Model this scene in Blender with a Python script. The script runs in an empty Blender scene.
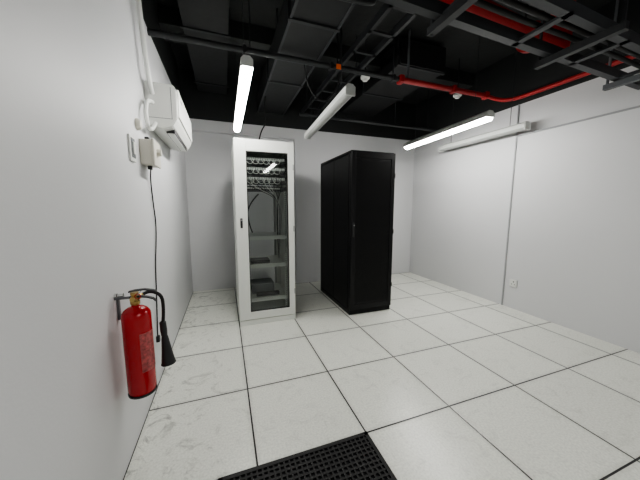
import bpy, bmesh, math, random
from mathutils import Vector, Matrix
random.seed(4)
S=bpy.context.scene
C=S.collection
# ---------------- materials ----------------
def mat(name,col,rough=.5,metal=0,noise=0,nscale=8,bump=0,bscale=60,emit=None,spec=None):
    m=bpy.data.materials.new(name);m.use_nodes=True
    nt=m.node_tree;b=nt.nodes['Principled BSDF']
    b.inputs['Base Color'].default_value=(*col,1);b.inputs['Roughness'].default_value=rough
    b.inputs['Metallic'].default_value=metal
    if spec is not None:b.inputs['Specular IOR Level'].default_value=spec
    tc=nt.nodes.new('ShaderNodeNewGeometry')
    n=nt.nodes.new('ShaderNodeTexNoise');n.inputs['Scale'].default_value=nscale;n.inputs['Detail'].default_value=4
    nt.links.new(tc.outputs['Position'],n.inputs['Vector'])
    r=nt.nodes.new('ShaderNodeMapRange')
    r.inputs['To Min'].default_value=1-noise;r.inputs['To Max'].default_value=1+noise
    nt.links.new(n.outputs['Fac'],r.inputs['Value'])
    v=nt.nodes.new('ShaderNodeVectorMath');v.operation='SCALE';v.inputs[0].default_value=col
    nt.links.new(r.outputs[0],v.inputs['Scale']);nt.links.new(v.outputs[0],b.inputs['Base Color'])
    if bump:
        n2=nt.nodes.new('ShaderNodeTexNoise');n2.inputs['Scale'].default_value=bscale
        nt.links.new(tc.outputs['Position'],n2.inputs['Vector'])
        bp=nt.nodes.new('ShaderNodeBump');bp.inputs['Strength'].default_value=bump;bp.inputs['Distance'].default_value=.01
        nt.links.new(n2.outputs['Fac'],bp.inputs['Height']);nt.links.new(bp.outputs[0],b.inputs['Normal'])
    if emit:
        b.inputs['Emission Color'].default_value=(*emit[0],1);b.inputs['Emission Strength'].default_value=emit[1]
    return m
WC=(.655,.66,.67)
M_blackceil=mat('black_ceiling_paint',(.022,.024,.024),.7,noise=.35,nscale=3,bump=.3,bscale=20)
M_duct=mat('black_duct_paint',(.014,.015,.016),.6,noise=.25,bump=.1,bscale=20)
def wallmat(name,top):
    m=mat(name,WC,.5,noise=.03,nscale=1.5,bump=.05,bscale=90)
    nt=m.node_tree;b=nt.nodes['Principled BSDF']
    src=b.inputs['Base Color'].links[0].from_socket
    g=nt.nodes.new('ShaderNodeNewGeometry');s=nt.nodes.new('ShaderNodeSeparateXYZ')
    nt.links.new(g.outputs['Position'],s.inputs[0])
    gt=nt.nodes.new('ShaderNodeMath');gt.operation='GREATER_THAN';gt.inputs[1].default_value=top
    nt.links.new(s.outputs['Z'],gt.inputs[0])
    mx=nt.nodes.new('ShaderNodeMix');mx.data_type='RGBA'
    nt.links.new(gt.outputs[0],mx.inputs[0]);nt.links.new(src,mx.inputs[6]);mx.inputs[7].default_value=(.020,.022,.022,1)
    nt.links.new(mx.outputs[2],b.inputs['Base Color'])
    return m
M_wall=wallmat('painted_wall',2.47);M_wallL=wallmat('painted_wall_left',2.62)
M_white=mat('white_plastic',(.74,.75,.72),.35,noise=.02)
M_cream=mat('cream_plastic',(.62,.60,.53),.4,noise=.03)
M_rackw=mat('light_grey_powdercoat',(.74,.76,.72),.4,noise=.02,bump=.03,bscale=300)
M_rackin=mat('rack_interior_grey',(.38,.40,.39),.5,noise=.05)
M_black=mat('black_powdercoat',(.0045,.0045,.005),.42,noise=.1,bump=.05,bscale=300,spec=.3)
M_black2=mat('black_steel_door',(.006,.006,.007),.38,noise=.1,spec=.35)
M_rubber=mat('black_rubber',(.010,.010,.010),.6,noise=.2)
M_darkm=mat('dark_steel',(.028,.030,.032),.5,.1,noise=.2)
M_greym=mat('galvanised_grey',(.15,.16,.17),.5,.3,noise=.15)
M_trayg=mat('tray_grey_steel',(.045,.048,.052),.5,.1,noise=.15)
M_cond=mat('painted_conduit',(.36,.37,.38),.5,0,noise=.05)
M_red=mat('red_enamel',(.42,.008,.014),.25,noise=.05)
M_redp=mat('red_pipe_paint',(.33,.014,.014),.5,noise=.2)
M_orange=mat('orange_sticker',(.95,.18,.03),.5,noise=.05)
M_brass=mat('brass',(.55,.40,.16),.3,1,noise=.1)
M_chrome=mat('chrome',(.6,.6,.6),.2,1,noise=.05)
M_dark=mat('dark_plastic',(.02,.02,.022),.45,noise=.1)
M_tube=mat('lit_led_tube',(1,1,1),.5,emit=((1,.985,.95),54))
M_fix=mat('fixture_white',(.60,.62,.60),.4,noise=.03)
M_lens=mat('unlit_diffuser',(.40,.41,.40),.4,noise=.03)
def glassmat():
    m=bpy.data.materials.new('clear_glass');m.use_nodes=True;nt=m.node_tree
    nt.nodes.clear();o=nt.nodes.new('ShaderNodeOutputMaterial')
    t=nt.nodes.new('ShaderNodeBsdfTransparent');t.inputs[0].default_value=(.95,.97,.96,1)
    g=nt.nodes.new('ShaderNodeBsdfGlossy');g.inputs['Roughness'].default_value=.03
    f=nt.nodes.new('ShaderNodeFresnel');f.inputs[0].default_value=1.45
    x=nt.nodes.new('ShaderNodeMixShader')
    nt.links.new(f.outputs[0],x.inputs[0]);nt.links.new(t.outputs[0],x.inputs[1]);nt.links.new(g.outputs[0],x.inputs[2])
    nt.links.new(x.outputs[0],o.inputs[0]);return m
M_glass=glassmat()
def floormat():
    m=bpy.data.materials.new('raised_floor_tiles');m.use_nodes=True;nt=m.node_tree;L=nt.links
    b=nt.nodes['Principled BSDF']
    def N(t,**k):
        n=nt.nodes.new(t)
        for a,v in k.items():setattr(n,a,v)
        return n
    g=N('ShaderNodeNewGeometry');s=N('ShaderNodeSeparateXYZ');L.new(g.outputs['Position'],s.inputs[0])
    def mth(op,a,bv=None,c=None):
        n=N('ShaderNodeMath',operation=op)
        for i,v in enumerate((a,bv,c)):
            if v is None:continue
            if isinstance(v,(int,float)):n.inputs[i].default_value=v
            else:L.new(v,n.inputs[i])
        return n.outputs[0]
    def dist(sock,off):
        a=mth('DIVIDE',mth('ADD',sock,-off),.6)
        fr=mth('FRACT',a)
        d=mth('MULTIPLY',mth('SUBTRACT',.5,mth('ABSOLUTE',mth('SUBTRACT',fr,.5))),.6)
        return d,mth('FLOOR',a)
    dx,ix=dist(s.outputs['X'],0.0);dy,iy=dist(s.outputs['Y'],-.01)
    d=mth('MINIMUM',dx,dy)
    line=mth('LESS_THAN',d,.0046)
    cb=N('ShaderNodeCombineXYZ');L.new(ix,cb.inputs[0]);L.new(iy,cb.inputs[1])
    wn=N('ShaderNodeTexWhiteNoise');L.new(cb.outputs[0],wn.inputs['Vector'])
    tone=mth('MULTIPLY_ADD',wn.outputs['Value'],.07,.95)
    sp=N('ShaderNodeTexNoise');sp.inputs['Scale'].default_value=90;sp.inputs['Detail'].default_value=3;L.new(g.outputs['Position'],sp.inputs['Vector'])
    spv=N('ShaderNodeMapRange');spv.inputs['From Min'].default_value=.3;spv.inputs['From Max'].default_value=.7
    spv.inputs['To Min'].default_value=.84;spv.inputs['To Max'].default_value=1.06;L.new(sp.outputs['Fac'],spv.inputs['Value'])
    dn=N('ShaderNodeTexNoise');dn.inputs['Scale'].default_value=7;dn.inputs['Detail'].default_value=8;dn.inputs['Roughness'].default_value=.7;dn.inputs['Distortion'].default_value=1.5
    L.new(g.outputs['Position'],dn.inputs['Vector'])
    dv=N('ShaderNodeMapRange');dv.inputs['From Min'].default_value=.53;dv.inputs['From Max'].default_value=.67
    dv.inputs['To Min'].default_value=1;dv.inputs['To Max'].default_value=.42;L.new(dn.outputs['Fac'],dv.inputs['Value'])
    nw=N('ShaderNodeMapRange');nw.inputs['From Min'].default_value=.6;nw.inputs['From Max'].default_value=.05;nw.inputs['To Min'].default_value=.22;nw.inputs['To Max'].default_value=1;L.new(s.outputs['X'],nw.inputs['Value'])
    dd=mth('SUBTRACT',1,mth('MULTIPLY',mth('SUBTRACT',1,dv.outputs[0]),nw.outputs[0]))
    ed=N('ShaderNodeMapRange');ed.inputs['From Min'].default_value=.004;ed.inputs['From Max'].default_value=.03;ed.inputs['To Min'].default_value=.86;ed.inputs['To Max'].default_value=1;L.new(d,ed.inputs['Value'])
    k=mth('MULTIPLY',mth('MULTIPLY',mth('MULTIPLY',tone,spv.outputs[0]),dd),ed.outputs[0])
    v=N('ShaderNodeVectorMath',operation='SCALE');v.inputs[0].default_value=(.82,.835,.765);L.new(k,v.inputs['Scale'])
    mx=N('ShaderNodeMix',data_type='RGBA');L.new(line,mx.inputs[0]);L.new(v.outputs[0],mx.inputs[6]);mx.inputs[7].default_value=(.016,.016,.016,1)
    L.new(mx.outputs[2],b.inputs['Base Color'])
    b.inputs['Roughness'].default_value=.28
    h=mth('MINIMUM',mth('DIVIDE',d,.008),1.0)
    bp=N('ShaderNodeBump');bp.inputs['Strength'].default_value=.4;bp.inputs['Distance'].default_value=.003
    L.new(h,bp.inputs['Height']);L.new(bp.outputs[0],b.inputs['Normal'])
    return m
M_floor=floormat()
# ---------------- helpers ----------------
def empty(name,loc=(0,0,0)):
    e=bpy.data.objects.new(name,None);e.location=loc;C.objects.link(e);e.empty_display_size=.1;return e
def fin(ob,parent,m,smooth=False):
    if m:ob.data.materials.append(m)
    C.objects.link(ob)
    if parent:
        ob.parent=parent;ob.matrix_parent_inverse=Matrix.Translation(-parent.location)
    if smooth:
        for p in ob.data.polygons:p.use_smooth=True
    return ob
def addbox(bm,a,b):
    xs=(min(a[0],b[0]),max(a[0],b[0]));ys=(min(a[1],b[1]),max(a[1],b[1]));zs=(min(a[2],b[2]),max(a[2],b[2]))
    v=[bm.verts.new((x,y,z)) for x in xs for y in ys for z in zs]
    for f in((0,1,3,2),(4,6,7,5),(0,4,5,1),(2,3,7,6),(0,2,6,4),(1,5,7,3)):bm.faces.new([v[i] for i in f])
def boxes(name,parent,lst,m,bevel=0):
    bm=bmesh.new()
    for a,b in lst:addbox(bm,a,b)
    bmesh.ops.recalc_face_normals(bm,faces=bm.faces)
    if bevel:
        bmesh.ops.bevel(bm,geom=bm.edges[:],offset=bevel,segments=2,affect='EDGES',profile=.5)
    me=bpy.data.meshes.new(name);bm.to_mesh(me);bm.free()
    return fin(bpy.data.objects.new(name,me),parent,m)
def box(name,parent,a,b,m,bevel=0):return boxes(name,parent,[(a,b)],m,bevel)
def tube(name,parent,pts,r,m,smooth=True,cyc=False,res=6):
    cu=bpy.data.curves.new(name,'CURVE');cu.dimensions='3D';cu.bevel_depth=r;cu.bevel_resolution=res;cu.use_fill_caps=True
    if smooth and len(pts)>2:
        sp=cu.splines.new('NURBS');sp.points.add(len(pts)-1)
        for p,q in zip(sp.points,pts):p.co=(*q,1)
        sp.use_endpoint_u=True;sp.order_u=3;sp.resolution_u=10
    else:
        sp=cu.splines.new('POLY');sp.points.add(len(pts)-1)
        for p,q in zip(sp.points,pts):p.co=(*q,1)
    o=bpy.data.objects.new(name,cu);C.objects.link(o)
    dg=bpy.context.evaluated_depsgraph_get();me=bpy.data.meshes.new_from_object(o.evaluated_get(dg))
    bpy.data.objects.remove(o);me.name=name;me.materials.clear()
    return fin(bpy.data.objects.new(name,me),parent,m,True)
def lathe(name,parent,prof,m,origin=(0,0,0),axis=(0,0,1),seg=40):
    bm=bmesh.new();rings=[]
    q=Vector((0,0,1)).rotation_difference(Vector(axis).normalized())
    for r,z in prof:
        if r<1e-6:rings.append([bm.verts.new(q@Vector((0,0,z))+Vector(origin))])
        else:rings.append([bm.verts.new(q@Vector((r*math.cos(2*math.pi*i/seg),r*math.sin(2*math.pi*i/seg),z))+Vector(origin)) for i in range(seg)])
    for A,B in zip(rings,rings[1:]):
        for i in range(seg):
            j=(i+1)%seg
            if len(A)==1 and len(B)==1:continue
            if len(A)==1:bm.faces.new((A[0],B[i],B[j]))
            elif len(B)==1:bm.faces.new((A[i],A[j],B[0]))
            else:bm.faces.new((A[i],A[j],B[j],B[i]))
    bmesh.ops.recalc_face_normals(bm,faces=bm.faces)
    me=bpy.data.meshes.new(name);bm.to_mesh(me);bm.free()
    o=fin(bpy.data.objects.new(name,me),parent,m,True)
    try:o.data.set_sharp_from_angle(angle=math.radians(40))
    except Exception:pass
    return o
# ---------------- room ----------------
RX=3.85;BY=4.2;FY=-2.6;H=3.1
box('floor',None,(-.1,FY-.1,-.1),(RX+.1,BY+.25,0),M_floor)
box('ceiling',None,(-.1,FY-.1,H),(RX+.1,BY+.25,H+.1),M_blackceil)
box('wall_left',None,(-.1,FY,0),(0,BY+.2,H),M_wallL)
box('wall_right',None,(RX,FY,0),(RX+.1,BY+.2,H),M_wall)
boxes('wall_back',None,[((0,BY+.1,0),(RX,BY+.2,H)),((1.58,BY,0),(RX,BY+.1,H)),((0,BY,2.32),(1.58,BY+.1,H))],M_wall)
box('wall_front',None,(-.1,FY-.1,0),(RX+.1,FY,H),M_wall)
# ---------------- ceiling structure ----------------
e=empty('ceiling_duct',(1.28,1.5,2.75))  # this group is a black duct, not a structural beam
box('duct_body',e,(1.02,FY,2.66),(1.40,BY,2.92),M_duct,.004)
boxes('duct_flanges',e,[((1.0,y,2.645),(1.42,y+.03,2.935)) for y in (-1,0,1.05,2.1,3.15)],M_darkm)
boxes('duct_edge_highlight',e,[((1.01,FY,2.65),(1.03,BY,2.66)),((1.39,FY,2.65),(1.41,BY,2.66))],M_trayg)  # lighter grey strips stand in for highlights along the duct's lower edges
boxes('hanger_rods',e,[((x,y,2.92),(x+.012,y+.012,H)) for x in (1.03,1.38) for y in (.5,1.6,2.7,3.8)],M_darkm)
e=empty('ventilation_duct',(.42,1.5,2.95))
box('duct_body',e,(.22,FY,2.84),(.60,BY,3.06),M_duct,.004)
boxes('duct_flanges',e,[((.20,y,2.83),(.62,y+.03,3.07)) for y in (-.5,.6,1.7,2.8,3.9)],M_darkm)
e=empty('ventilation_duct',(2.6,3,2.95))
box('duct_body',e,(2.35,2.6,2.80),(2.95,BY,3.06),M_duct,.004)
boxes('duct_flanges',e,[((2.33,y,2.79),(2.97,y+.03,3.07)) for y in (2.62,3.4)],M_darkm)
boxes('cable_ladder',None,[((1.68,FY,2.70),(1.71,BY,2.76)),((1.9,FY,2.70),(1.93,BY,2.76))]+[((1.68,y,2.7),(1.93,y+.03,2.715)) for y in [i*.3 for i in range(-6,14)]]+[((1.69,y,2.76),(1.702,y+.012,H)) for y in (.4,1.6,2.8,3.9)]+[((1.91,y,2.76),(1.922,y+.012,H)) for y in (.4,1.6,2.8,3.9)],M_darkm)
for y in (.9,3.0):
    box('concrete_beam',None,(0,y,2.94),(RX,y+.3,H),M_blackceil,.005)
e=empty('cable_tray',(2.6,1.25,2.27))
def skew(x,y0):return y0+(x-1.2)*.045
def sbar(bm,x0,x1,y,w,z0,z1):
    vs=[]
    for x in(x0,x1):
        for yy in(y,y+w):
            for z in(z0,z1):vs.append(bm.verts.new((x,skew(x,yy),z)))
    for f in((0,1,3,2),(4,6,7,5),(0,4,5,1),(2,3,7,6),(0,2,6,4),(1,5,7,3)):bm.faces.new([vs[i] for i in f])
bm=bmesh.new()
sbar(bm,.9,RX,1.19,.045,2.25,2.31);sbar(bm,.9,RX,.93,.045,2.25,2.31)
x=1.0
while x<3.8:
    sbar(bm,x,x+.04,.93,.3,2.25,2.265);x+=.6
bmesh.ops.recalc_face_normals(bm,faces=bm.faces)
me=bpy.data.meshes.new('tray_rails');bm.to_mesh(me);bm.free();fin(bpy.data.objects.new('tray_rails',me),e,M_trayg)
for i,x in enumerate((1.6,2.55,3.45)):
    y=skew(x,.9)
    boxes('trapeze_%d'%(i+1),e,[((x,y-.05,2.21),(x+.04,y+.40,2.25)),((x+.012,y-.04,2.21),(x+.026,y-.026,H)),((x+.012,y+.375,2.21),(x+.026,y+.389,H))],M_greym if i==2 else M_darkm)
for i in range(2):
    y=1.02+i*.06
    tube('cable_%d'%(i+1),e,[(.9,skew(.9,y),2.28),(1.8,skew(1.8,y+.02),2.28),(2.8,skew(2.8,y-.01),2.28),(RX-.01,skew(RX,y),2.28)],.014,M_rubber)
# pipes
e=empty('black_conduit_pipe',(1.2,2.54,2.7))
tube('pipe',e,[(.0,2.54,2.60),(2.3,2.54,2.60)],.024,M_darkm,False)
boxes('clamps',e,[((x,2.51,2.57),(x+.03,2.57,2.63)) for x in (.7,1.5,2.2)]+[((x+.01,2.535,2.63),(x+.02,2.545,H)) for x in (.75,1.6,2.2)],M_darkm)
box('sticker',e,(1.56,2.510,2.575),(1.615,2.514,2.62),M_orange)
e=empty('surface_black_conduit',(1.2,1.95,2.7))
tube('pipe',e,[(.0,1.7,2.55),(.9,1.7,2.56),(.98,1.7,2.57),(1.45,1.7,2.58),(1.5,1.7,2.62),(1.5,1.7,2.9),(1.5,1.7,H)],.016,M_darkm)
e=empty('black_cross_pipe',(2.6,3.6,2.55))
tube('pipe',e,[(1.50,3.62,2.50),(RX,3.62,2.50)],.022,M_darkm,False)
boxes('clamps',e,[((x,3.615,2.52),(x+.012,3.625,H)) for x in (2.05,3.0,3.6)],M_darkm)
e=empty('red_sprinkler_pipe',(3,2.54,2.6))
tube('main_run',e,[(2.3,2.54,2.60),(3.55,2.54,2.60)],.028,M_redp,False)
tube('wall_run',e,[(3.55,2.54,2.60),(3.70,2.54,2.58),(3.74,2.4,2.52),(3.74,2.1,2.50),(3.74,-1,2.50)],.022,M_redp)
boxes('couplings',e,[((2.28,2.50,2.56),(2.34,2.58,2.64)),((3.0,2.50,2.56),(3.05,2.58,2.64)),((3.5,2.50,2.56),(3.56,2.58,2.64))],M_redp,.012)
tube('drop',e,[(2.4,2.54,2.62),(2.4,2.54,2.76),(2.4,2.54,H)],.012,M_greym,False)
e=empty('red_main_pipe',(2.7,1.7,2.75))
tube('main_run',e,[(1.98,1.62,2.70),(3.3,1.74,2.70)],.085,M_redp,False,res=10)
tube('elbow',e,[(3.3,1.74,2.70),(3.42,1.75,2.70),(3.45,1.75,2.76),(3.45,1.75,H)],.085,M_redp,res=10)
lathe('flange_1',e,[(0,0),(.115,0),(.115,.03),(0,.03)],M_redp,(1.98,1.62,2.70),(1,.096,0))
lathe('flange_2',e,[(.08,0),(.11,0),(.11,.05),(.08,.05)],M_redp,(3.0,1.7182,2.70),(1,.096,0))
boxes('hangers',e,[((x,1.60+(x-1.98)*.096,2.78),(x+.012,1.612+(x-1.98)*.096,H)) for x in (2.2,2.9)],M_darkm)
# loose cables
e=empty('loose_ceiling_cable',(.4,1.6,2.7))
tube('cable_1',e,[(.0,1.9,2.50),(.15,1.88,2.62),(.3,1.8,2.62),(.45,1.7,2.66),(.62,1.6,2.68),(.68,1.56,2.84),(.66,1.56,H)],.018,M_rubber)
tube('cable_2',e,[(.0,1.95,2.45),(.12,1.9,2.56),(.32,1.85,2.56),(.52,1.72,2.56),(.66,1.6,2.62),(.72,1.58,2.84),(.7,1.58,H)],.014,M_greym)
tube('cable_3',e,[(.0,2.0,2.53),(.2,1.95,2.47),(.4,1.8,2.50),(.57,1.6,2.68),(.64,1.52,2.84),(.64,1.5,H)],.012,M_darkm)
e=empty('loose_ceiling_cable',(1.6,3.0,2.5))
tube('cable_1',e,[(1.30,2.7,2.66),(1.32,2.7,2.45),(1.5,2.75,2.33),(1.66,2.7,2.45),(1.69,2.7,2.70)],.007,M_rubber)
e=empty('rack_feed_cable',(.9,3.7,2.4))
tube('cable',e,[(1.05,3.6,2.66),(1.02,3.6,2.5),(1.06,3.62,2.35),(.96,3.6,2.2),(.92,3.55,1.957)],.008,M_rubber)
for (x,y,z) in ((2.03,2.80,2.70),(3.34,2.78,2.68)):
    e=empty('smoke_detector',(x,y,z))
    lathe('head',e,[(0,-.045),(.028,-.045),(.034,-.03),(.05,-.022),(.052,0),(0,0)],M_white,(x,y,z),seg=28)
    lathe('stem',e,[(.008,0),(.008,H-z)],M_darkm,(x,y,z),seg=12)
# ---------------- light fixtures ----------------
def fixture(X,y0,y1,z,lit,w=.075,X2=None):
    X2=X if X2 is None else X2
    e=empty('linear_light_fixture',(X,(y0+y1)/2,z))
    bm=bmesh.new()
    prof=[(-w/2,.012),(-w/2,.055),(-w/4,.075),(w/4,.075),(w/2,.055),(w/2,.012)]
    A=[bm.verts.new((X+a,y0,z+b)) for a,b in prof];B=[bm.verts.new((X2+a,y1,z+b)) for a,b in prof]
    n=len(prof)
    for i in range(n):bm.faces.new((A[i],A[(i+1)%n],B[(i+1)%n],B[i]))
    bm.faces.new(A);bm.faces.new(B[::-1]);bmesh.ops.recalc_face_normals(bm,faces=bm.faces)
    me=bpy.data.meshes.new('housing');bm.to_mesh(me);bm.free();fin(bpy.data.objects.new('housing',me),e,M_fix)
    bm=bmesh.new();k=10
    dd=.036 if lit else .026
    pr=[(math.cos(math.pi*i/k)*w*.49,.014-math.sin(math.pi*i/k)*dd) for i in range(k+1)]
    A=[bm.verts.new((X+a,y0+.015,z+b)) for a,b in pr];B=[bm.verts.new((X2+a,y1-.015,z+b)) for a,b in pr]
    for i in range(k):bm.faces.new((A[i],B[i],B[i+1],A[i+1]))
    bm.faces.new(A);bm.faces.new(B[::-1]);bmesh.ops.recalc_face_normals(bm,faces=bm.faces)
    me=bpy.data.meshes.new('diffuser');bm.to_mesh(me);bm.free();fin(bpy.data.objects.new('diffuser',me),e,M_tube if lit else M_lens)
    zc=.01 if lit else -.012
    boxes('end_caps',e,[((X-w/2,y0-.006,z+zc),(X+w/2,y0+.014,z+.056)),((X2-w/2,y1-.014,z+zc),(X2+w/2,y1+.006,z+.056))],M_fix,.004)
    for i,y in enumerate((y0+.2,y1-.2)):
        xx=X+(X2-X)*(y-y0)/(y1-y0)
        tube('suspension_%d'%(i+1),e,[(xx,y,z+.07),(xx,y,H)],.003,M_darkm,False)
zl=2.13
fixture(.67,1.84,3.30,zl,True,.076)
fixture(3.0,2.02,3.42,zl,True,.095,3.08)
fixture(1.45,1.97,3.36,zl,False,.085,1.53)
fixture(3.70,2.13,3.4,zl,False,.085)
fixture(1.50,-1.3,.1,zl,True,.085)
# ---------------- white server rack ----------------
x0,x1,y0,y1,z1=.605,1.21,2.82,3.62,1.94
e=empty('glass_door_server_rack',(.9,3.27,0))
boxes('frame_posts',e,[((x0,y0+.03,.05),(x0+.045,y0+.075,z1-.04)),((x1-.045,y0+.03,.05),(x1,y0+.075,z1-.04)),
  ((x0,y1-.045,.05),(x0+.045,y1,z1-.04)),((x1-.045,y1-.045,.05),(x1,y1,z1-.04))],M_rackw,.003)
boxes('side_panels',e,[((x0,y0+.075,.06),(x0+.012,y1-.045,z1-.04)),((x1-.012,y0+.075,.06),(x1,y1-.045,z1-.04))],M_rackw)
boxes('rear_door_frame',e,[((x0+.045,y1-.02,.06),(x0+.09,y1,z1-.04)),((x1-.09,y1-.02,.06),(x1-.045,y1,z1-.04)),((x0+.09,y1-.02,z1-.34),(x1-.09,y1,z1-.04)),((x0+.09,y1-.02,.06),(x1-.09,y1,.16))],M_rackin)
box('top_cover',e,(x0,y0+.02,z1-.04),(x1,y1,z1),M_rackw,.006)
boxes('base_plinth',e,[((x0,y0+.004,0),(x1,y0+.04,.055)),((x0,y1-.03,0),(x1,y1,.055)),((x0,y0+.04,0),(x0+.03,y1-.03,.055)),((x1-.03,y0+.04,0),(x1,y1-.03,.055)),((x0,y0+.03,.045),(x1,y1,.06))],M_rackw,.003)
dz0,dz1=.062,z1-.005
fl,fr,ft,fb=.115,.065,.115,.085
yd0,yd1=y0,y0+.026
boxes('door_frame',e,[((x0,yd0,dz0),(x0+fl,yd1,dz1)),((x1-fr,yd0,dz0),(x1,yd1,dz1)),((x0+fl,yd0,dz1-ft),(x1-fr,yd1,dz1)),((x0+fl,yd0,dz0),(x1-fr,yd1,dz0+fb))],M_rackw,.003)
gx0,gx1,gz0,gz1=x0+fl,x1-fr,dz0+fb,dz1-ft
boxes('door_gasket',e,[((gx0,yd0+.004,gz0),(gx0+.008,yd1-.004,gz1)),((gx1-.008,yd0+.004,gz0),(gx1,yd1-.004,gz1)),((gx0,yd0+.004,gz1-.008),(gx1,yd1-.004,gz1)),((gx0,yd0+.004,gz0),(gx1,yd1-.004,gz0+.008))],M_dark)
box('door_glass',e,(gx0+.004,yd0+.010,gz0+.004),(gx1-.004,yd0+.014,gz1-.004),M_glass)
boxes('door_handle',e,[((x0+.040,yd0-.010,1.05),(x0+.062,yd0,1.15))],M_dark,.004)
lathe('door_lock',e,[(0,.016),(.009,.016),(.009,0)],M_chrome,(x0+.051,yd0-.016+.012,1.13),(0,-1,0),20)
boxes('hinges',e,[((x1-.014,yd0-.005,z),(x1+.002,yd0+.01,z+.06)) for z in (.3,1.0,1.65)],M_rackin,.002)
bm=bmesh.new()
for rx in (x0+.062,x1-.087):
    for ry in (y0+.12,y1-.14):
        addbox(bm,(rx,ry,.07),(rx+.025,ry+.003,z1-.05))
        addbox(bm,(rx if rx<.9 else rx+.022,ry,.07),((rx if rx<.9 else rx+.022)+.003,ry+.03,z1-.05))
bmesh.ops.recalc_face_normals(bm,faces=bm.faces)
me=bpy.data.meshes.new('mounting_rails');bm.to_mesh(me);bm.free();fin(bpy.data.objects.new('mounting_rails',me),e,M_rackw)
bm=bmesh.new();z=.1
while z<z1-.08:
    for rx in (x0+.074,x1-.075):addbox(bm,(rx-.004,y0+.118,z),(rx+.004,y0+.1195,z+.009))
    z+=.0222
me=bpy.data.meshes.new('rail_holes');bm.to_mesh(me);bm.free();fin(bpy.data.objects.new('rail_holes',me),e,M_dark)
rx0,rx1=x0+.062,x1-.062
for i,z in enumerate((1.74,1.64,1.54)):
    box('patch_panel_%d'%(i+1),e,(rx0,y0+.10,z),(rx1,y0+.117,z+.044),M_dark,.002)
    boxes('patch_ports_%d'%(i+1),e,[((rx0+.03+j*.0182,y0+.094,z+.008),(rx0+.044+j*.0182,y0+.10,z+.036)) for j in range(24)],M_white)
    boxes('cable_manager_%d'%(i+1),e,[((rx0,y0+.105,z-.042),(rx1,y0+.117,z-.006))]+[((rx0+.04+j*.09,y0+.07,z-.038),(rx0+.05+j*.09,y0+.105,z-.008)) for j in range(5)],M_dark)
    for j in range(6):
        xa=rx0+.05+j*.055
        tube('patch_lead_%d_%d'%(i+1,j+1),e,[(xa,y0+.094,z+.02),(xa,y0+.065,z+.01),(xa+.03,y0+.055,z-.035),(xa+.07,y0+.062,z-.03),(xa+.085,y0+.07,z+.005),(xa+.085,y0+.094,z+.02)],.0035,M_white)
box('network_switch',e,(rx0,y0+.10,1.44),(rx1,y0+.40,1.483),M_dark,.003)
boxes('switch_ports',e,[((rx0+.05+j*.018,y0+.096,1.453),(rx0+.062+j*.018,y0+.10,1.47)) for j in range(20)],M_white)
for i,z in enumerate((.93,.62,.24)):
    boxes('shelf_%d'%(i+1),e,[((rx0,y0+.10,z),(rx1,y1-.12,z+.006)),((rx0,y0+.10,z-.02),(rx1,y0+.105,z+.02)),((rx0,y0+.1,z),(rx0+.004,y1-.12,z+.03)),((rx1-.004,y0+.1,z),(rx1,y1-.12,z+.03))],M_rackw)
box('router',e,(rx0+.09,y0+.2,.627),(rx0+.30,y0+.38,.665),M_dark,.006)
box('power_strip',e,(rx0+.14,y0+.18,.247),(rx0+.40,y0+.24,.285),M_dark,.004)
box('junction_unit',e,(rx0+.10,y0+.3,.247),(rx0+.36,y0+.55,.36),M_greym,.004)
for i in range(9):
    xx=rx0+.05+i*.045
    tube('patch_cable_%d'%(i+1),e,[(xx,y0+.094,1.57),(xx,y0+.06,1.55),(xx+.02,y0+.06,1.48),(rx1-.05-.005*i,y0+.16,1.35),(rx1-.03-.006*i,y0+.3,1.0),(rx1-.04,y0+.4,.64)],.0032,random.choice([M_rubber,M_white,M_greym]))
tube('mains_cable',e,[(rx0+.25,y1-.10,1.43),(rx0+.12,y1-.1,1.3),(rx0+.10,y1-.12,1.1),(rx0+.15,y1-.2,.945)],.008,M_rubber)
# ---------------- black server rack ----------------
X0,X1,Y0,Y1,Z1=1.83,2.385,2.69,3.71,1.885
e=empty('black_server_rack',(2.14,3.21,0))
boxes('frame',e,[((X0,Y0+.03,.04),(X0+.04,Y0+.07,Z1-.03)),((X1-.04,Y0+.03,.04),(X1,Y0+.07,Z1-.03)),((X0,Y1-.05,.04),(X0+.04,Y1,Z1-.03)),((X1-.04,Y1-.05,.04),(X1,Y1,Z1-.03)),
 ((X0,Y0+.02,.0),(X1,Y1,.05))],M_black,.003)
boxes('side_panels',e,[((X0-.002,Y0+.08,.065),(X0+.012,(Y0+Y1)/2-.003,Z1-.04)),((X0-.002,(Y0+Y1)/2+.003,.065),(X0+.012,Y1-.06,Z1-.04)),((X1-.012,Y0+.08,.065),(X1+.002,(Y0+Y1)/2-.003,Z1-.04)),((X1-.012,(Y0+Y1)/2+.003,.065),(X1+.002,Y1-.06,Z1-.04))],M_black,.003)
box('inner_core',e,(X0+.013,Y0+.075,.05),(X1-.013,Y1-.02,Z1-.035),M_black)
box('top_cover',e,(X0,Y0+.02,Z1-.03),(X1,Y1,Z1),M_black,.006)
boxes('top_brush_strip',e,[((X0+.15,Y0+.2,Z1),(X1-.15,Y0+.3,Z1+.008)),((X0+.15,Y1-.3,Z1),(X1-.15,Y1-.2,Z1+.008))],M_dark)
boxes('door_frame',e,[((X0,Y0,.06),(X0+.05,Y0+.025,Z1-.01)),((X1-.05,Y0,.06),(X1,Y0+.025,Z1-.01)),((X0+.05,Y0,Z1-.08),(X1-.05,Y0+.025,Z1-.01)),((X0+.05,Y0,.06),(X1-.05,Y0+.025,.13))],M_black2,.003)
box('door_panel',e,(X0+.05,Y0+.007,.13),(X1-.05,Y0+.02,Z1-.08),M_black2)
bm=bmesh.new();z=.15
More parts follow.
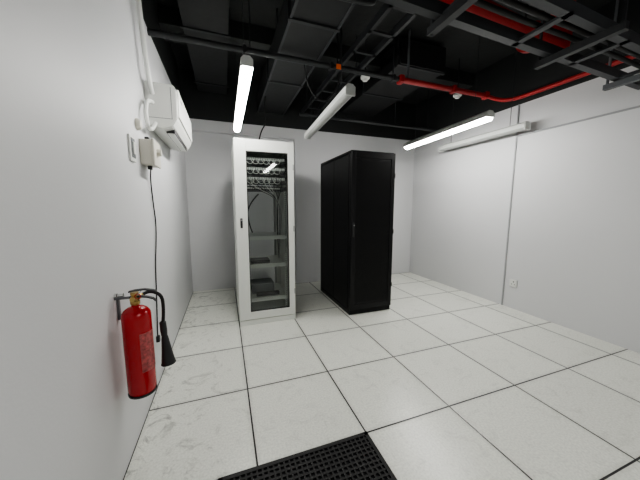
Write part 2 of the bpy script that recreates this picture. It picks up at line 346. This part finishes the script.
while z<Z1-.10:
    addbox(bm,(X0+.06,Y0+.004,z),(X1-.06,Y0+.0072,z+.006));z+=.013
bmesh.ops.recalc_face_normals(bm,faces=bm.faces)
me=bpy.data.meshes.new('door_louvres');bm.to_mesh(me);bm.free();fin(bpy.data.objects.new('door_louvres',me),e,M_black)
box('door_handle',e,(X0+.012,Y0-.014,.93),(X0+.038,Y0,1.09),M_dark,.005)
lathe('door_lock',e,[(0,.012),(.008,.012),(.008,0)],M_chrome,(X0+.025,Y0-.012,1.06),(0,-1,0),20)
boxes('hinges',e,[((X1-.012,Y0-.004,z),(X1+.004,Y0+.01,z+.05)) for z in (.3,.95,1.6)],M_black)
# ---------------- air conditioner ----------------
e=empty('wall_air_conditioner',(.1,2.75,2.0))
prof=[(0,1.85),(.10,1.83),(.165,1.85),(.20,1.91),(.205,2.02),(.20,2.11),(.185,2.14),(0,2.145)]
def extr(name,prof,ya,yb,m,parent,bev=.006):
    bm=bmesh.new();A=[bm.verts.new((a+.001,ya,b)) for a,b in prof];B=[bm.verts.new((a+.001,yb,b)) for a,b in prof];n=len(prof)
    for i in range(n):bm.faces.new((A[i],A[(i+1)%n],B[(i+1)%n],B[i]))
    bm.faces.new(A);bm.faces.new(B[::-1]);bmesh.ops.recalc_face_normals(bm,faces=bm.faces)
    if bev:bmesh.ops.bevel(bm,geom=bm.edges[:],offset=bev,segments=2,affect='EDGES')
    me=bpy.data.meshes.new(name);bm.to_mesh(me);bm.free();return fin(bpy.data.objects.new(name,me),parent,m)
extr('body',prof,2.28,3.16,M_white,e)
box('front_panel',e,(.20,2.31,1.925),(.214,3.13,2.12),M_white,.005)
box('outlet_slot',e,(.108,2.37,1.823),(.165,3.07,1.853),M_dark)
boxes('louvre',e,[((.115,2.38,1.817),(.16,3.06,1.823))]+[((.12,2.45+i*.1,1.823),(.155,2.453+i*.1,1.835)) for i in range(6)],M_white)
boxes('intake_grille',e,[((.03,2.33+i*.05,2.143),(.17,2.35+i*.05,2.152)) for i in range(16)],M_cream)
boxes('side_seam',e,[((.02,2.2785,1.90),(.17,2.281,1.903)),((.165,2.2785,1.90),(.168,2.281,2.12))],M_greym)
box('badge',e,(.214,2.40,2.06),(.2155,2.46,2.075),M_greym)
e=empty('refrigerant_pipe_trunking',(.05,2.3,2.3))
tube('insulated_pipe',e,[(.05,2.277,2.06),(.05,2.24,2.10),(.045,2.20,2.2),(.04,2.18,2.38),(.04,2.12,2.6),(.05,2.1,2.8),(.06,2.1,H)],.016,M_white)
tube('drain_hose',e,[(.06,2.27,1.86),(.05,2.22,1.80),(.04,2.15,1.79),(.035,2.13,1.85),(.035,2.13,1.92),(.04,2.19,1.99),(.05,2.27,2.0)],.013,M_white)
# ---------------- isolator & switch ----------------
e=empty('isolator_switch_box',(.04,2.13,1.62))
box('back_box',e,(.0005,2.05,1.54),(.07,2.22,1.70),M_cream,.006)
box('cover',e,(.07,2.045,1.535),(.085,2.225,1.705),M_cream,.005)
lathe('knob',e,[(0,.025),(.022,.025),(.026,0)],M_cream,(.085,2.13,1.63),(1,0,0),24)
boxes('glands',e,[((.025,2.11,1.515),(.05,2.14,1.54)),((.025,2.08,1.70),(.05,2.11,1.72))],M_dark,.004)
e=empty('wall_switch',(.01,1.88,1.6))
box('plate',e,(.0005,1.83,1.53),(.012,1.925,1.675),M_white,.003)
box('surround',e,(.012,1.845,1.55),(.015,1.91,1.66),M_greym,.001)
box('rocker',e,(.014,1.86,1.57),(.022,1.895,1.64),M_white,.003)
e=empty('wall_sensor',(.01,2.0,1.75))
lathe('dome',e,[(.036,0),(.036,.012),(.026,.026),(0,.03)],M_cream,(.0005,2.03,1.78),(1,0,0),28)
e=empty('wall_cable',(.01,2.2,1))
tube('cable',e,[(.04,2.125,1.515),(.02,2.19,1.49),(.009,2.24,1.40),(.009,2.27,1.26),(.009,2.30,1.14),(.009,2.26,1.0),(.009,2.19,.85),(.009,2.15,.6),(.009,2.11,.42),(.009,2.10,.33)],.0045,M_rubber)
box('plug',e,(.0005,2.085,.30),(.022,2.115,.345),M_dark,.004)
# ---------------- fire extinguisher ----------------
ex,ey=.085,1.43;zb=.37;R=.060
e=empty('fire_extinguisher',(ex,ey,zb))
hb=.385
prof=[(0,0),(R*.75,0),(R*.93,.006),(R,.02),(R,hb)]
for i in range(1,9):
    a=i/8*math.pi/2;prof.append((max(.016,R*math.cos(a)),hb+R*.8*math.sin(a)))
prof+=[(.016,hb+.06),(0,hb+.06)]
lathe('cylinder_body',e,prof,M_red,(ex,ey,zb))
lathe('base_ring',e,[(R*.7,.004),(R*1.0,.0),(R*1.015,.008),(R*.99,.010)],M_dark,(ex,ey,zb-.004))
zt=zb+hb+.052
lathe('valve_neck',e,[(.016,0),(.02,.005),(.02,.018),(.013,.02),(.013,.045),(.017,.048),(.017,.06),(0,.06)],M_brass,(ex,ey,zt),seg=24)
bm=bmesh.new();vs=[]
for i in range(17):
    a=math.radians(-70+i*90/16)
    vs.append((bm.verts.new((ex+(R+.0008)*math.cos(a),ey+(R+.0008)*math.sin(a),zb+.12)),bm.verts.new((ex+(R+.0008)*math.cos(a),ey+(R+.0008)*math.sin(a),zb+.31))))
for p,q in zip(vs,vs[1:]):bm.faces.new((p[0],q[0],q[1],p[1]))
me=bpy.data.meshes.new('label');bm.to_mesh(me);bm.free();fin(bpy.data.objects.new('label',me),e,mat('label_on_red',(.40,.09,.09),.4,noise=1.2,nscale=75),True)
def lever(name,pts,w,th,m):
    bm=bmesh.new();prev=None
    for (a,z) in pts:
        r=[bm.verts.new((ex+a,ey-w/2,z)),bm.verts.new((ex+a,ey+w/2,z)),bm.verts.new((ex+a,ey+w/2,z+th)),bm.verts.new((ex+a,ey-w/2,z+th))]
        if prev:
            for i in range(4):bm.faces.new((prev[i],prev[(i+1)%4],r[(i+1)%4],r[i]))
        else:bm.faces.new(r)
        prev=r
    bm.faces.new(prev[::-1]);bmesh.ops.recalc_face_normals(bm,faces=bm.faces)
    me=bpy.data.meshes.new(name);bm.to_mesh(me);bm.free();o=fin(bpy.data.objects.new(name,me),e,m);return o
lever('carry_handle',[(-.02,zt+.036),(.02,zt+.036),(.05,zt+.03),(.075,zt+.02),(.085,zt+.008)],.02,.006,M_dark)
lever('squeeze_lever',[(-.022,zt+.062),(.0,zt+.066),(.04,zt+.068),(.075,zt+.06),(.09,zt+.055)],.02,.006,M_dark)
lathe('pressure_plug',e,[(0,.025),(.011,.025),(.013,0)],M_brass,(ex,ey-.013,zt+.036),(0,-1,0),20)
tube('safety_pin',e,[(ex+.02,ey-.03,zt+.057),(ex+.02,ey+.02,zt+.057)],.0025,M_chrome,False)
tube('pin_ring',e,[(ex+.02+.012*math.cos(a*.7),ey-.03,zt+.047+.012*math.sin(a*.7)) for a in range(10)],.0018,M_red)
lathe('outlet_nut',e,[(0,.035),(.012,.035),(.014,0)],M_brass,(ex+.005,ey+.008,zt+.03),(.3,1,0),16)
tube('hose',e,[(ex+.015,ey+.04,zt+.03),(ex+.03,ey+.06,zt+.04),(.15,ey+.07,zt+.035),(.183,ey+.065,zt+.01),(.187,ey+.06,zt-.05),(.183,ey+.05,zt-.12),(.180,ey+.05,.665)],.008,M_rubber)
lathe('horn_grip',e,[(.010,.0),(.015,-.005),(.016,-.05),(.014,-.075),(.012,-.08)],M_dark,(.180,ey+.05,.69),(-.05,0,1),24)
lathe('discharge_horn',e,[(.012,0),(.016,-.02),(.024,-.09),(.032,-.15),(.035,-.158),(.032,-.158),(.021,-.09),(0,-.02)],M_dark,(.184,ey+.05,.62),(-.06,0,1),28)
boxes('wall_bracket',e,[((.0,ey+.03,zb+.36),(.010,ey+.05,zb+.46)),((.0,ey+.006,zt+.028),(ex-.012,ey+.014,zt+.04))],M_greym,.002)
lathe('wall_hook',e,[(.012,0),(.012,.01),(.008,.012),(.008,.03),(.010,.035),(0,.035)],M_chrome,(0,ey+.02,zt+.045),(1,0,0),18)
# ---------------- right wall conduit & outlet ----------------
e=empty('surface_conduit',(RX-.02,2.35,1.2))
boxes('vertical_run',e,[((RX-.012,2.335,.0),(RX-.0005,2.350,2.10))],M_cond,.002)
boxes('horizontal_run',e,[((RX-.016,FY+.01,2.10),(RX-.0005,2.352,2.116))],M_cond,.002)
tube('riser',e,[(RX-.012,2.343,2.11),(RX-.012,2.343,2.47)],.008,M_cond,False)
e=empty('wall_outlet',(RX-.01,2.22,.32))
box('plate',e,(RX-.012,2.18,.28),(RX-.0005,2.27,.37),M_white,.003)
boxes('sockets',e,[((RX-.0135,2.215,.335),(RX-.012,2.225,.35)),((RX-.0135,2.20,.305),(RX-.012,2.21,.315)),((RX-.0135,2.235,.305),(RX-.012,2.245,.315))],M_dark)
# ---------------- floor grille mat ----------------
e=empty('black_mesh_floor_mat',(.8,.8,0))
ax,bx,ay,by=.42,1.20,.40,1.185
lst=[((ax,ay,.001),(bx,ay+.02,.014)),((ax,by-.02,.001),(bx,by,.014)),((ax,ay,.001),(ax+.02,by,.014)),((bx-.02,ay,.001),(bx,by,.014))]
x=ax+.04
while x<bx-.02:lst.append(((x,ay+.02,.002),(x+.009,by-.02,.012)));x+=.026
y=ay+.04
while y<by-.02:lst.append(((ax+.02,y,.002),(bx-.02,y+.009,.0125)));y+=.026
boxes('mesh_bars',e,lst,M_rubber)
box('backing',e,(ax+.005,ay+.005,.0005),(bx-.005,by-.005,.003),M_dark)
# ---------------- world, camera ----------------
w=bpy.data.worlds.new('world');S.world=w;w.use_nodes=True
w.node_tree.nodes['Background'].inputs[0].default_value=(.05,.055,.06,1);w.node_tree.nodes['Background'].inputs[1].default_value=.3
cam=bpy.data.cameras.new('camera');co=bpy.data.objects.new('camera',cam);C.objects.link(co);S.camera=co
cam.sensor_width=36;cam.lens=266/640*36;cam.clip_start=.02
co.location=(.50,0,1.264);co.rotation_euler=(math.radians(90-7.07),0,-math.radians(19.6))
S.view_settings.view_transform='AgX'
try:S.view_settings.look='AgX - Medium High Contrast'
except Exception as ex_:print(ex_)
S.view_settings.exposure=.3
